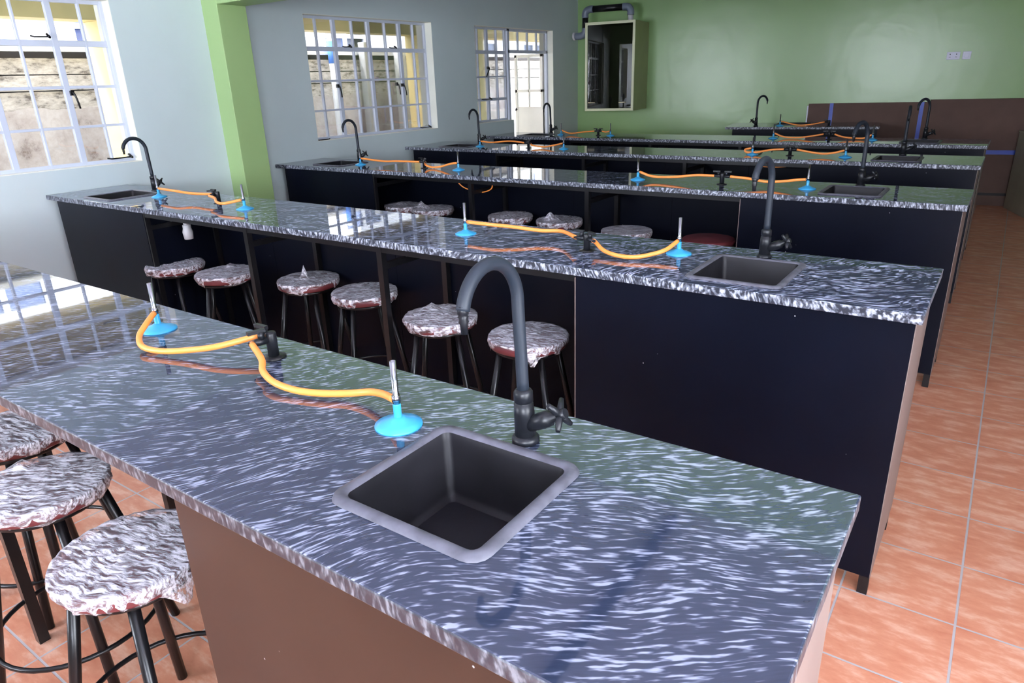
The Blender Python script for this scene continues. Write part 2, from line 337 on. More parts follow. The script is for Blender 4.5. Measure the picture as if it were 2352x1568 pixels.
# ------------------------------------------------------------------ windows
XF = XW - .10
def frame_window(name, a, b, thick, thin, rows, z0, z1, vents=()):
    f = MB(); d = .014
    def v(y, w, za=z0, zb=z1): f.box((XF - d, y - w / 2, za), (XF + d, y + w / 2, zb))
    def h(z, w, ya=a, yb=b): f.box((XF - d * .95, ya, z - w / 2), (XF + d * .95, yb, z + w / 2))
    v(a + .012, .024); v(b - .012, .024); h(z0 + .012, .024); h(z1 - .012, .024)
    for y in thick: v(y, .036)
    for y in thin: v(y, .014)
    for z, w in rows: h(z, w)
    o = struct(f.build(name, 'steel', bevel=.002))
    g = MB(); g.box((XF - .002, a, z0), (XF + .002, b, z1)); g.build('glass_pane', 'glass', o)
    return o
ROWS = [(1.285, .016), (1.53, .018), (1.79, .036)]
def handle(par, y, z, dz=-.09, dy=.02):
    mb = MB(); mb.tube(smooth_path([(XF + .016, y, z + .01), (XF + .04, y + .004, z), (XF + .045, y + dy * .6, z + dz * .5), (XF + .04, y + dy, z + dz)]), .006, 8)
    mb.box((XF + .01, y - .012, z - .01), (XF + .03, y + .012, z + .02)); mb.build('window_handle', 'blkm', par)
def stay(par, y0, y1, z, dx=.03):
    mb = MB(); mb.tube([(XF + dx, y0, z), (XF + dx + .01, y0 + (y1 - y0) * .15, z - .006), (XF + dx + .01, y1, z - .004)], .005, 8)
    mb.tube([(XF + .01, y1, z + .012), (XF + dx + .02, y1, z - .008)], .008, 8); mb.build('window_stay', 'blkm', par)
w0 = frame_window('window_1', -2.95, -1.35, [-2.55, -2.15, -1.75], [-2.75, -2.35, -1.95, -1.55], ROWS, 1.04, 2.05)
w1 = frame_window('window_2', -.55, 1.04, [-.11, .295, .70], [-.33, .09, .495, .885], ROWS, 1.04, 2.05)
w2 = frame_window('window_3', 2.60, 4.20, [3.0, 3.415, 3.825], [2.80, 3.215, 3.63, 4.02], ROWS, 1.04, 2.05)
w3 = frame_window('window_4', 4.90, 5.60, [5.235], [5.42, 5.06], ROWS[1:] + [(1.285, .03)], 1.04, 2.05)
handle(w1, .72, 1.49); stay(w1, .84, 1.0, 1.075); stay(w1, .56, .66, 1.83, .02)
handle(w2, 2.965, 1.48); handle(w2, 3.80, 1.47, dy=.03); handle(w2, 3.72, 1.48); stay(w2, 2.78, 2.64, 1.05, .045); stay(w2, 4.0, 4.15, 1.062)
stay(w2, 3.07, 3.16, 1.815, .02); stay(w2, 3.66, 3.74, 1.815, .02)
handle(w3, 5.225, 1.62, dy=-.06); stay(w3, 5.07, 5.24, 1.295, .03)
# door frame with fanlight, outward opening glazed leaf
f = MB(); d = .02; a, b = 5.60, 6.51
f.box((XF - d, 5.625, 0), (XF + d, 5.665, 2.05)); f.box((XF - d, b - .03, 0), (XF + d, b, 2.05)); f.box((XF - d, a, 2.02), (XF + d, b, 2.05)); f.box((XF - d, a + .03, 1.785), (XF + d, b, 1.82))
for k in range(1, 4): f.box((XF - .01, 5.66 + k * .205 - .009, 1.82), (XF + .01, 5.66 + k * .205 + .009, 2.02))
dr = struct(f.build('door_1', 'steel', bevel=.002))
g = MB(); g.box((XF - .002, 5.66, 1.82), (XF + .002, 6.48, 2.02)); g.build('glass_pane', 'glass', dr)
lf = MB(); X0, X1 = -5.40, -4.965; y0 = 6.465; y1 = 6.495
def lb(xa, xb, za, zb, e=0): lf.box((xa, y0 + e, za), (xb, y1 - e, zb))
lb(X0, X0 + .035, .01, 1.79); lb(X1 - .035, X1, .01, 1.79); lb(X0, X1, 1.755, 1.79); lb(X0, X1, .01, 1.15, .004); lb(X0, X1, 1.33, 1.365)
lb((X0 + X1) / 2 - .008, (X0 + X1) / 2 + .008, 1.15, 1.76)
lfo = lf.build('door_leaf', 'door', dr, bevel=.002)
g = MB(); g.box((X0 + .03, 6.478, 1.15), (X1 - .03, 6.482, 1.76)); g.build('glass_pane', 'glass', lfo)
g = MB(); g.tube([(X0 + .02, y0 - .02, 1.10), (X0 + .03, y0 - .025, 1.14)], .007, 8); g.tube([(X0 + .02, y0, 1.12), (X0 + .02, y0 - .025, 1.12)], .008, 8); g.build('door_handle', 'blkm', lfo)
# unseen windows behind the camera, assumed there to carry daylight
for i, (ax, p, a, b, z0, z1) in enumerate((('y', YN - .1, -4.2, -2.4, .95, 2.1), ('y', YN - .1, .1, 1.7, .95, 2.35), ('x', XRW + .1, -2.6, -.2, .9, 2.2))):
    f = MB(); n = int((b - a) / .4)
    def bb(a0, a1, za, zb, d=.014):
        if ax == 'y': f.box((a0, p - d, za), (a1, p + d, zb))
        else: f.box((p - d, a0, za), (p + d, a1, zb))
    for k in range(n + 1):
        c = a + (b - a) * k / n; bb(max(a, c - .015), min(b, c + .015), z0, z1)
    for z in (z0 + .012, z0 + (z1 - z0) * .33, z0 + (z1 - z0) * .66, z1 - .012): bb(a, b, z - .012, z + .012, .012)
    o = struct(f.build('window_%d' % (i + 5), 'steel'))
    f = MB(); bb(a, b, z0, z1, .002); f.build('glass_pane', 'glass', o)
# dark unlit lamp batten on the ceiling (seen mirrored in the nearest worktop)
mb = MB(); mb.box((-1.07, .25, ZC - .05), (-1.02, 1.55, ZC)); tag(mb.build('ceiling_batten', 'blkm', bevel=.004), 'long dark unlit batten fixed to the ceiling, mirrored in nearest worktop', 'ceiling light')

# ------------------------------------------------------------------ outside
mb = MB(); mb.box((-14, -6, -.3), (XW - .2, 14, -.02)); struct(mb.build('ground', 'ground'))
bw = empty('boundary_wall', (-7.05, 0, 0), 'rough grey block wall with pale washed foot outside the windows', 'wall')
mb = MB()
for (za, zb) in ((0, 1.52), (1.53, 1.655), (1.665, 1.795)): mb.box((-.1, -9, za), (.05 + .01 * (za == 1.53), 13, zb))
mb.build('blockwork', 'stone', bw)
mb = MB(); mb.box((-.09, -9, 1.4), (.03, 13, 1.80)); mb.build('joint', 'joint', bw)  # dark joint colour between the block courses
mb = MB(); mb.box((-.1, -9, 1.795), (.0, 13, 1.85)); mb.build('recess', 'soffit', bw)
mb = MB(); mb.box((-.12, -9, 1.85), (.09, 13, 1.90)); mb.build('coping', 'white', bw)
for k, (y, z0, z1, w) in enumerate(((1.08, 0, 1.36, .05), (1.42, 0, 1.36, .05), (5.25, 0, 2.0, .09), (5.9, 0, 1.9, .12))):
    if k > 1:
        o = MB().box((-7.0 + .06, y - w / 2, z0 - .02), (-7.0 + .16, y + w / 2, z1)).build('concrete_post', 'white')
        tag(o, ['', '', 'narrow white concrete post against block wall', 'wider white concrete post against block wall, right of the narrow one'][k], 'post')
o = MB().tube([(-6.9, 4.72, -.02), (-6.9, 4.72, 2.05)], .05, 12).build('downpipe', 'pvc'); tag(o, 'white rain downpipe with blue upper length outside second window', 'pipe')
MB().tube([(0, 0, 0), (0, 0, .25)], .053, 12).build('blue_sleeve', 'stain', o).location = (-6.9, 4.72, 1.75)
# neighbouring house behind
nb = empty('neighbour_house', (-9.2, 0, 0), 'white rendered house with blue glazed windows behind block wall', 'building')
MB().box((-.6, -10, -.02), (0, 14, 5)).build('house_wall', 'white', nb)
for k in range(12):
    y = -8.6 + k * 1.9; f = MB()
    for a in (0, .45, .9): f.box((.0, y + a - .03, 1.8), (.05, y + a + .03, 2.7))
    for z in (1.8, 2.25, 2.7): f.box((.0, y, z - .03), (.045, y + .9, z + .03))
    fo = f.build('window_frame', 'white', nb); MB().box((.005, y, 1.8), (.015, y + .9, 2.7)).build('pane', 'bwin', fo)
# veranda: beam, columns, added sun-blocking roof
mb = MB(); mb.box((-6.45, -5, 2.05), (-6.2, 12, 2.42)); tag(mb.build('veranda_beam', 'yel'), 'long yellow veranda beam outside, above the windows view', 'beam')
mb = MB(); mb.box((-6.6, -5, 2.42), (XW - .2, 12, 2.55)); tag(mb.build('added_veranda_roof', 'soffit'), 'grey roof slab over the veranda, added to keep sun off the windows', 'roof')  # slab added to keep direct sun from entering the windows
for k, (y, w, lab) in enumerate(((-1.6, .1, 'yellow veranda column outside, behind the camera'), (1.634, .095, 'yellow veranda column seen through leftmost window'), (5.56, .09, 'yellow veranda column at right edge of middle window'), (6.75, .13, 'yellow veranda column seen through narrow window left of door'))):
    mb = MB(); mb.box((-6.46, y, -.02), (-6.19, y + w, 2.05)); tag(mb.build('veranda_column', 'yel', bevel=.004), lab, 'column', 'veranda columns outside')

# ------------------------------------------------------------------ benches
YB = [None, -1.0895, .3746, 2.1111, 3.6598, 5.0043]
DB = [None, .534, .516, .513, .563, .595]
XRB = [None, .0211, .0095, .0056, -.0107, -.0255]
ORD = [None, 'nearest', 'second', 'third', 'fourth', 'fifth']
ZT = .9; TH = .028
def slab(name, mat, x0, x1, y0, y1, holes, label, mat4=None):
    xs = sorted({x0, x1, *[h[0] for h in holes], *[h[1] for h in holes]}); ys = sorted({y0, y1, *[h[2] for h in holes], *[h[3] for h in holes]})
    vs = {}; V = []; F = []
    def vi(i, j, k):
        key = (i, j, k)
        if key not in vs: vs[key] = len(V); V.append(Vector((xs[i], ys[j], ZT if k else ZT - TH)))
        return vs[key]
    def hole(i, j):
        if i < 0 or j < 0 or i >= len(xs) - 1 or j >= len(ys) - 1: return True
        cx = (xs[i] + xs[i + 1]) / 2; cy = (ys[j] + ys[j + 1]) / 2
        return any(h[0] < cx < h[1] and h[2] < cy < h[3] for h in holes)
    for i in range(len(xs) - 1):
        for j in range(len(ys) - 1):
            if hole(i, j): continue
            F.append((vi(i, j, 1), vi(i + 1, j, 1), vi(i + 1, j + 1, 1), vi(i, j + 1, 1))); F.append((vi(i, j, 0), vi(i, j + 1, 0), vi(i + 1, j + 1, 0), vi(i + 1, j, 0)))
            if hole(i - 1, j): F.append((vi(i, j, 0), vi(i, j, 1), vi(i, j + 1, 1), vi(i, j + 1, 0)))
            if hole(i + 1, j): F.append((vi(i + 1, j, 0), vi(i + 1, j + 1, 0), vi(i + 1, j + 1, 1), vi(i + 1, j, 1)))
            if hole(i, j - 1): F.append((vi(i, j, 0), vi(i + 1, j, 0), vi(i + 1, j, 1), vi(i, j, 1)))
            if hole(i, j + 1): F.append((vi(i, j + 1, 0), vi(i, j + 1, 1), vi(i + 1, j + 1, 1), vi(i + 1, j + 1, 0)))
    if mat4: V = [mat4 @ v for v in V]
    mb = MB(); mb.add(V, F); return tag(mb.build(name, mat, bevel=.003), label, 'worktop', 'streaked granite worktops')

def rrect(x0, x1, y0, y1, r, z, n=5):
    o = []
    for cx, cy, a0 in ((x1 - r, y1 - r, 0), (x0 + r, y1 - r, PI / 2), (x0 + r, y0 + r, PI), (x1 - r, y0 + r, 1.5 * PI)):
        for k in range(n): a = a0 + PI / 2 * k / (n - 1); o.append(Vector((cx + r * math.cos(a), cy + r * math.sin(a), z)))
    return o
def make_sink(w, d, label):
    t = empty('bench_sink', (0, 0, ZT), label, 'sink', 'black resin bench sinks')
    def loops(L, closed_bottom):
        V = []; F = []; n = 20
        for l in L: V += l
        for i in range(len(L) - 1):
            for k in range(n): F.append((i * n + k, i * n + (k + 1) % n, (i + 1) * n + (k + 1) % n, (i + 1) * n + k))
        if closed_bottom: F.append(tuple(range((len(L) - 1) * n, len(L) * n)))
        return V, F
    x, y = w / 2, d / 2
    L = [rrect(-x, x, -y, y, .03, .0005), rrect(-x + .003, x - .003, -y + .003, y - .003, .028, .006), rrect(-x + .016, x - .016, -y + .016, y - .016, .018, .007), rrect(-x + .022, x - .022, -y + .022, y - .022, .014, .003)]
    V, F = loops(L, False); mb = MB(); mb.add(V, F, True); mb.build('rim', 'sinkrim', t)
    L = [rrect(-x + .022, x - .022, -y + .022, y - .022, .014, .003), rrect(-x + .026, x - .026, -y + .026, y - .026, .014, -.01), rrect(-x + .034, x - .034, -y + .034, y - .034, .014, -.108), rrect(-x + .045, x - .045, -y + .045, y - .045, .012, -.12)]
    V, F = loops(L, True); mb = MB(); mb.add(V, F, True); mb.add([v + Vector((0, 0, -.006)) for v in L[3]], [tuple(range(20))]); o = mb.build('basin', 'sink', t)
    for p in o.data.polygons:
        if len(p.vertices) > 4: p.use_smooth = False
    return t
def make_tap(label):
    t = empty('gooseneck_tap', (0, 0, ZT), label, 'tap', 'black gooseneck bench taps')
    MB().lathe([(.0, 0), (.024, 0), (.024, .008), (.019, .013), (.0, .013)]).build('base_flange', 'blk', t)
    MB().lathe([(.0185, .010), (.0175, .055), (.0165, .07), (.014, .071), (.014, .073), (.0165, .074), (.0165, .09), (.014, .094), (.010, .096)]).build('tap_body', 'blk', t)
    pts = [(0, 0, .09), (0, .0, .15), (0, -.001, .22)] + [(0, -.071 + .070 * math.cos(a), .25 + .070 * math.sin(a)) for a in [PI * k / 14 for k in range(0, 13)]] + [(0, -.1385, .268)]
    MB().tube(smooth_path(pts, 3), .0105, 16).build('spout', 'rub', t)
    MB().lathe([(.0085, .0), (.0085, -.012), (.0065, -.014), (.008, -.016), (.0065, -.020), (.0078, -.024), (.006, -.028), (.0055, -.042)], (0, -.1388, .276), 14).build('nozzle', 'blk', t)
    d = Vector((.86, .08, .42)).normalized(); p = Vector((.008, 0, .032))
    arm = MB().tube([p, p + d * .03, p + d * .046, p + d * .048, p + d * .062], [.013, .0145, .0135, .009, .008], 16).build('valve_arm', 'blk', t)
    c = p + d * .066; q = Vector((-d.y, d.x, 0)).normalized(); r = d.cross(q)
    h = MB()
    for v in (q * .8 + r * .6, -q * .8 - r * .6, q * -.6 + r * .8, q * .6 - r * .8): h.tube([c, c + v * .012, c + v * .031], [.006, .0062, .0042], 8)
    h.tube([c - d * .004, c + d * .012], .0085, 10); h.build('cross_handle', 'blk', arm)
    return t
def make_burner(label):
    t = empty('bunsen_burner', (0, 0, ZT), label, 'burner', 'blue bunsen burners on the benches')
    MB().lathe([(.0, 0), (.044, .0), (.0435, .0035), (.030, .009), (.016, .014), (.011, .018), (.0, .018)], n=32).build('base', 'blue', t)
    MB().lathe([(.0075, .016), (.0075, .042), (.006, .044)], n=12, smooth=False).build('stem', 'blue', t)
    MB().lathe([(.0068, .044), (.0068, .062), (.0058, .064), (.0058, .126), (.0045, .126), (.0045, .12)], n=16).build('barrel', 'chrome', t)
    MB().lathe([(.008, .048), (.008, .060)], n=16).build('air_collar', 'chrome', t)
    return t
def make_gas_tap(label, angs):
    t = empty('gas_tap', (0, 0, ZT), label, 'gas tap', 'black twin gas taps on the benches')
    MB().lathe([(.0, 0), (.028, 0), (.028, .003), (.014, .006), (.0, .006)]).build('flange', 'blkm', t, label='polished round flange')
    MB().lathe([(.0125, .004), (.0125, .058), (.011, .062), (.0, .0625)]).build('valve_body', 'blk', t)
    for k, a in enumerate(angs):
        R4 = Matrix.Rotation(a, 4, 'Z')
        o = MB().tube([R4 @ Vector((.008, 0, .045)), R4 @ Vector((.038, 0, .045)), R4 @ Vector((.040, 0, .045)), R4 @ Vector((.052, 0, .045))], [.0085, .0085, .006, .0055], 12).build('outlet', 'blk', t)
        l = MB(); l.lathe([(.0075, .05), (.0075, .068), (.0, .068)], tuple(R4 @ Vector((.022, 0, 0))), 12)
        l.box((.012, -.005, .066), (.052, .005, .074), R4); l.build('lever', 'blk', o)
    return t

def legbox(mb, x, y, z0=0, z1=ZT - TH, w=.028): mb.box((x - w / 2, y - w / 2, z0), (x + w / 2, y + w / 2, z1)); return mb
sink_proto = tap_proto = burner_proto = None
HOLES = {}
for b in range(1, 6):
    Y, D, XR = YB[b], DB[b], XRB[b]
    sy0, sy1 = Y + .075, Y + .075 + min(.32, D - .17)
    if b == 1: sy0, sy1 = -.988, -.704
    if b == 2: sy0, sy1 = .425, .752
    hs = [(-.645, -.352, sy0, sy1)] + ([(-4.46, -4.12, sy0, sy1)] if b > 1 else [])
    HOLES[b] = hs; ins = .014
    slab('granite_worktop', G[b - 1], XL, XR, Y, Y + D, [(h[0] + ins, h[1] - ins, h[2] + ins, h[3] - ins) for h in hs],
         ['', 'large polished streaked granite worktop nearest the camera', 'polished streaked granite worktop of second bench, behind nearest sink tap', 'granite worktop of third bench, right end above dark cabinet', 'thin looking granite worktop of fourth bench', 'farthest long granite worktop, below hanging glass case'][b])
    for k, h in enumerate(hs):
        side = 'aisle' if k == 0 else 'window'
        lab = {(1, 0): 'large square black sink in nearest worktop'}.get((b, k), 'black square sink at the %s end of %s bench' % (side, ORD[b]))
        s = make_sink(h[1] - h[0], h[3] - h[2], lab); s.location = ((h[0] + h[1]) / 2, (h[2] + h[3]) / 2, ZT)
        ty = {1: -.677, 2: .779, 3: 2.523, 4: 4.15, 5: 5.51}[b]; tx = {0: -.499, 1: -4.255}[k] if b > 1 else -.486
        lab = {(1, 0): 'tall black gooseneck tap behind the large sink in front'}.get((b, k), 'black gooseneck tap at the %s end of %s bench' % (side, ORD[b]))
        if tap_proto is None: tap_proto = t = make_tap(lab)
        else: t = copy_tree(tap_proto); t['label'] = lab
        if k == 0: t.rotation_euler = (0, 0, {1: 0, 2: -.1, 3: -.3, 4: .12, 5: -.55}[b])
        t.location = (tx, ty, ZT)
        if b == 1: t.rotation_euler = (0, -.03, 0); t.scale = (1, 1, 1.02)
    # base
    base = empty('lab_bench', (0, Y, 0), '%s bench base of %s boards on black steel legs' % (ORD[b], 'brown' if b == 1 else 'black'), 'bench', 'laboratory bench bases')
    yi = .018; ye = D - .03 if b == 1 else min(D - .03, .46); pm = 'brown' if b == 1 else 'dark'; xR = XR - .014; xc = -1.0 if b > 1 else -.925; xl = -3.72
    zt = ZT - TH - .001; zb = .075
    MB().box((xc, yi, zb), (xR - .002, yi + .016, zt)).build('front_panel', pm, base)
    MB().box((xR - .014, yi + .002, zb), (xR, ye, zt)).build('side_panel', 'taupe', base, label='taupe side board facing the aisle')
    MB().box((xc, yi + .016, zb), (xc + .016, ye, zt)).build('inner_panel', pm, base)
    if b > 1:
        MB().box((-4.722, yi, zb), (xl, yi + .016, zt)).build('front_panel', pm, base)
        MB().box((-4.722, yi + .017, zb), (-4.706, ye, zt)).build('side_panel', pm, base)
        if b != 3: MB().box((xl - .016, yi + .017, zb), (xl, ye, zt)).build('inner_panel', pm, base)
    # modesty boards with dark joints at the back of the knee space
    xs = [-4.70, -3.2, -2.25, -1.55, xc - .002] if b > 1 else [-4.7, -3.6, -2.7, -1.8, xc - .002]
    for p, q in zip(xs, xs[1:]): MB().box((p + .001, ye - .016, .06 if b > 1 else .42), (q - .001, ye, zt)).build('back_panel', 'dark', base)
    for x in ([xR - .016, xc + .03, -1.92, -2.81, xl, -4.70] if b > 1 else [xR - .016, xc + .03, -1.95, -2.9, -3.9, -4.7]):
        on = x < -1.0 and x > -3.75
        yf = yi + (.016 if not on else .0) + .016
        legbox(MB(), x, yf, 0, zt - .001).build('leg', 'blkm', base); (legbox(MB(), x, ye - .032, 0, zt - .03).build('leg', 'blkm', base) if not (b == 3 and x == xl) else None)
        if on:
            MB().box((x - .012, yf + .015, zt - .10), (x + .012, ye - .05, zt - .075)).build('bracket', 'blkm', base)
    MB().box((xl if b > 1 else -4.7, yi + .004, zt - .026), (xc - .001, yi + .03, zt)).build('front_rail', 'blkm', base)
    if b in (2, 3):   # board edge seams of aisle cabinet
        MB().box((xc - .003, yi - .002, zb), (xc, yi + .012, zt - .01)).build('edge_strip', 'taupe', base)
# waste fittings under window-end sinks
for b, lab in ((2, 'white plastic waste trap under sink of second bench'),):
    Y = YB[b]; t = empty('waste_trap', (-3.62, Y + .2, 0), lab, 'pipe')
    MB().lathe([(.016, .78), (.016, .85), (.022, .85), (.022, .866)]).build('pipe', 'pvc', t)
    MB().lathe([(.0, .70), (.024, .70), (.028, .74), (.022, .76), (.022, .78)]).build('bottle', 'pvc', t)
for b, pts in ((3, [(-3.02, .12, .862), (-2.95, .13, .80), (-2.82, .14, .772), (-2.72, .14, .80), (-2.70, .13, .862)]), (4, [(-1.45, .12, .862), (-1.35, .12, .83), (-1.2, .12, .835), (-1.12, .12, .862)])):
    mb = MB().tube(smooth_path([(x, YB[b] + y, z) for x, y, z in pts]), .004, 8)
    tag(mb.build('gas_line', 'hose'), 'thin orange gas line looping under %s worktop' % ORD[b], 'gas line', 'orange gas lines under worktops')

# side bench on the green wall
B6 = Matrix.Translation(WO) @ Matrix.Rotation(SK, 4, 'Z')
u0, u1, dd = 2.10, 3.70, .76
slab('granite_worktop', G[5], u0, u1, -dd, -.056, [(2.62, 3.0, -dd + .30, -.12)], 'short granite worktop against the green wall', B6)
s = make_sink(.40, .36, 'black sink in short bench against the green wall'); s.location = W(2.81, .295, ZT); s.rotation_euler = (0, 0, SK)
base = empty('lab_bench', W(0, 0, 0), 'short black bench base against the green wall', 'bench', 'laboratory bench bases', SK)
MB().box((u0 + .08, -dd + .02, .075), (u1 - .02, -dd + .036, ZT - TH - .001)).build('front_panel', 'dark', base)
for u in (u0 + .08, u1 - .036): MB().box((u, -dd + .037, .075), (u + .016, -.07, ZT - TH - .001)).build('side_panel', 'dark', base)
for u in (u0 + .12, u1 - .06):
    for v in (-dd + .06, -.10): legbox(MB(), u, v).build('leg', 'blkm', base)
t = copy_tree(tap_proto); t['label'] = 'black gooseneck tap with handle on its left, on short bench by green wall'; t.location = (-2.33, 6.873, ZT); t.rotation_euler = (0, 0, PI - .55)

# gas fittings -------------------------------------------------------
# (bench, burner px or None, gas tap px, burner px, outlet angles, hose paths)
rows = {
 (1, 0): ('z', (366, 757), (630, 820), (916, 976), (PI, PI * 1.42),
          [(357, 733, .945), (335, 745, .94), (320, 772, .925), (328, 796, .915), (370, 806, .912), (430, 804, .918), (500, 795, .93), (578, 788, .945)],
          [(610, 797, .945), (601, 825, .935), (604, 852, .925), (630, 878, .917), (680, 896, .912), (740, 903, .912), (800, 903, .914), (850, 900, .925), (880, 905, .935), (905, 928, .945)]),
 (2, 0): ('z', (1070, 537), (1348, 576), (1559, 583), (PI, -.55),
          [(1076, 515, .95), (1130, 516, .95), (1180, 521, .945), (1240, 529, .935), (1290, 531, .937), (1322, 531, .947)],
          [(1354, 533, .947), (1367, 555, .935), (1387, 575, .92), (1420, 587, .914), (1460, 590, .914), (1500, 583, .92), (1530, 573, .93), (1558, 560, .945)]),
 (2, 1): ('z', (366, 452), (503, 466), (563, 480), (PI, -1.9),
          [(370, 436, .95), (400, 438, .95), (440, 444, .94), (481, 444, .947)],
          [(498, 446, .946), (493, 455, .942), (498, 464, .935), (515, 467, .935), (556, 466, .945)]),
 (3, 1): ('y', (829, 382), (975, 385), (1053, 384), (PI, -.6),
          [(833, 368), (880, 370), (910, 370), (960, 364)], [(978, 368), (977, 378), (990, 384), (1010, 383), (1035, 376), (1053, 371)]),
 (3, 0): ('y', (1465, 415), (1657, 432), (1854, 434), (PI, 0),
          [(1468, 402), (1500, 405), (1550, 406), (1600, 402), (1648, 398)], [(1675, 399), (1720, 410), (1760, 417), (1800, 416), (1830, 413), (1855, 412)]),
 (4, 1): ('y', (1103, 338), (1214, 342), (1295, 339), (PI, -.6),
          [(1106, 329), (1130, 327), (1170, 324), (1203, 325)], [(1218, 326), (1224, 334), (1250, 337), (1270, 334), (1294, 330)]),
 (4, 0): ('y', (1728, 353), (1814, 357), (1941, 364), (PI, 0),
          [(1727, 337), (1712, 343), (1715, 349), (1740, 349), (1770, 344), (1802, 339)], [(1824, 339), (1860, 349), (1890, 353), (1915, 351), (1940, 348)]),
 (5, 1): ('y', (1289, 308), (1374, 309), (1402, 311), (PI, 0),
          [(1291, 301), (1310, 306), (1340, 303), (1365, 299)], [(1382, 300), (1392, 303), (1402, 305)]),
 (5, 0): ('y', (1776, 317), (1903, 321), (2003, 325), (PI, 0),
          [(1780, 308), (1800, 314), (1830, 317), (1860, 313), (1893, 306)], [(1911, 307), (1935, 314), (1960, 317), (1985, 317), (2002, 316)]),
}
for (b, k), (mode, bl, vt, br, angs, h1, h2) in rows.items():
    yb = {3: 2.34, 4: 3.90, 5: 5.32}.get(b); side = 'aisle' if k == 0 else 'window'
    def base_at(p):
        if mode == 'z': return bp(*p, 'z', ZT)
        q = bp(*p, 'y', yb); return Vector((q.x, yb, ZT))
    pb1, pv, pb2 = base_at(bl), base_at(vt), base_at(br)
    for q, wh in ((pb1, 'left'), (pb2, 'right')):
        lab = 'blue based bunsen burner %s of the gas tap at %s end of %s bench' % (wh, side, ORD[b])
        if b == 1: lab = {'left': 'blue bunsen burner left of the gas tap on nearest worktop', 'right': 'blue bunsen burner beside the large sink on nearest worktop'}[wh]
        if burner_proto is None: burner_proto = t = make_burner(lab)
        else: t = copy_tree(burner_proto); t['label'] = lab
        t.location = (q.x, q.y, ZT)
    t = make_gas_tap('black twin gas tap at %s end of %s bench' % (side, ORD[b]) if b > 1 else 'black twin gas tap on nearest worktop', angs); t.location = (pv.x, pv.y, ZT)
    for n, (h, pb, ang) in enumerate(((h1, pb1, angs[0]), (h2, pb2, angs[1]))):
        if mode == 'z': pts = [bp(x, y, 'z', z) for x, y, z in h]
        else:
            pts = []
            for x, y in h:
                q = bp(x, y, 'y', yb); q.z = max(.911, min(.965, q.z)); pts.append(q)
        out = Vector((pv.x + math.cos(ang) * .045, pv.y + math.sin(ang) * .045, ZT + .045)); inl = Vector((pb.x, pb.y, ZT + .05))
        if n == 0: pts = [inl] + pts[1:-1] + [out]; i = 0; nb_ = 1
        else: pts = [out] + pts[1:-1] + [inl]
        # the last centimetre runs into the burner jet
        e = (0, 1) if n == 0 else (-1, -2)
        dv = (pts[e[1]] - pts[e[0]]).normalized(); pts[e[0]] = pts[e[0]] + dv * .012
        r = .0072
        lab = 'orange rubber hose left of the gas tap at %s end of %s bench' % (side, ORD[b]) if n == 0 else 'orange rubber hose right of the gas tap at %s end of %s bench' % (side, ORD[b])
        if b == 1: lab = ['orange rubber hose curving around left burner on nearest worktop', 'orange rubber hose from gas tap to burner beside large sink'][n]
        pp = smooth_path(pts, 8)
        for q in pp: q.z = max(q.z, ZT + r + .0006)
        o = MB().tube(pp, r, 14).build('rubber_hose', 'hose'); tag(o, lab, 'hose', 'orange rubber gas hoses')
        MB().tube([pts[e[0]] - dv * .012, pts[e[0]] + dv * .006], .0042, 10).build('hose_nipple', 'chrome', o)
# the lone burner of the short wall bench
yb = 6.98
q = bp(1791, 288, 'y', yb); t = copy_tree(burner_proto); t['label'] = 'blue based bunsen burner on short bench by green wall'; t.location = (q.x, yb, ZT)
v = bp(1903, 291, 'y', yb); g = make_gas_tap('black gas tap on short bench by green wall', (PI,)); g.location = (v.x, yb, ZT)
pts = [Vector((q.x + .012, yb, .95))] + [Vector((lambda w: (w.x, yb, max(.911, min(.96, w.z))))(bp(x, y, 'y', yb))) for x, y in ((1830, 289), (1860, 286))] + [Vector((v.x - .045, yb, .945))]
tag(MB().tube(smooth_path(pts, 8), .0075, 12).build('rubber_hose', 'hose'), 'orange rubber hose on short bench by green wall', 'hose', 'orange rubber gas hoses')

# ------------------------------------------------------------------ stools
HS = .56
def stool_parts(t):
    MB().lathe([(.0, HS - .034), (.146, HS - .034), (.151, HS - .028), (.152, HS - .012), (.146, HS - .003), (.13, HS), (.0, HS + .001)], n=40).build('seat', 'maroon', t)
    mb = MB(); mb.tube([(.128 * math.cos(a), .128 * math.sin(a), HS - .044) for a in [2 * PI * k / 32 for k in range(33)]], .008, 8, caps=False); mb.build('seat_ring', 'blkm', t)
    mb = MB(); mb.tube([(.200 * math.cos(a), .200 * math.sin(a), .15) for a in [2 * PI * k / 40 for k in range(41)]], .0065, 8, caps=False); mb.build('foot_ring', 'blkm', t)
    for k in range(4):
        a = PI / 4 + k * PI / 2; c, s_ = math.cos(a), math.sin(a)
        MB().tube([(.118 * c, .118 * s_, HS - .04), (.222 * c, .222 * s_, .0)], .0125, 12).build('leg', 'blkm', t)
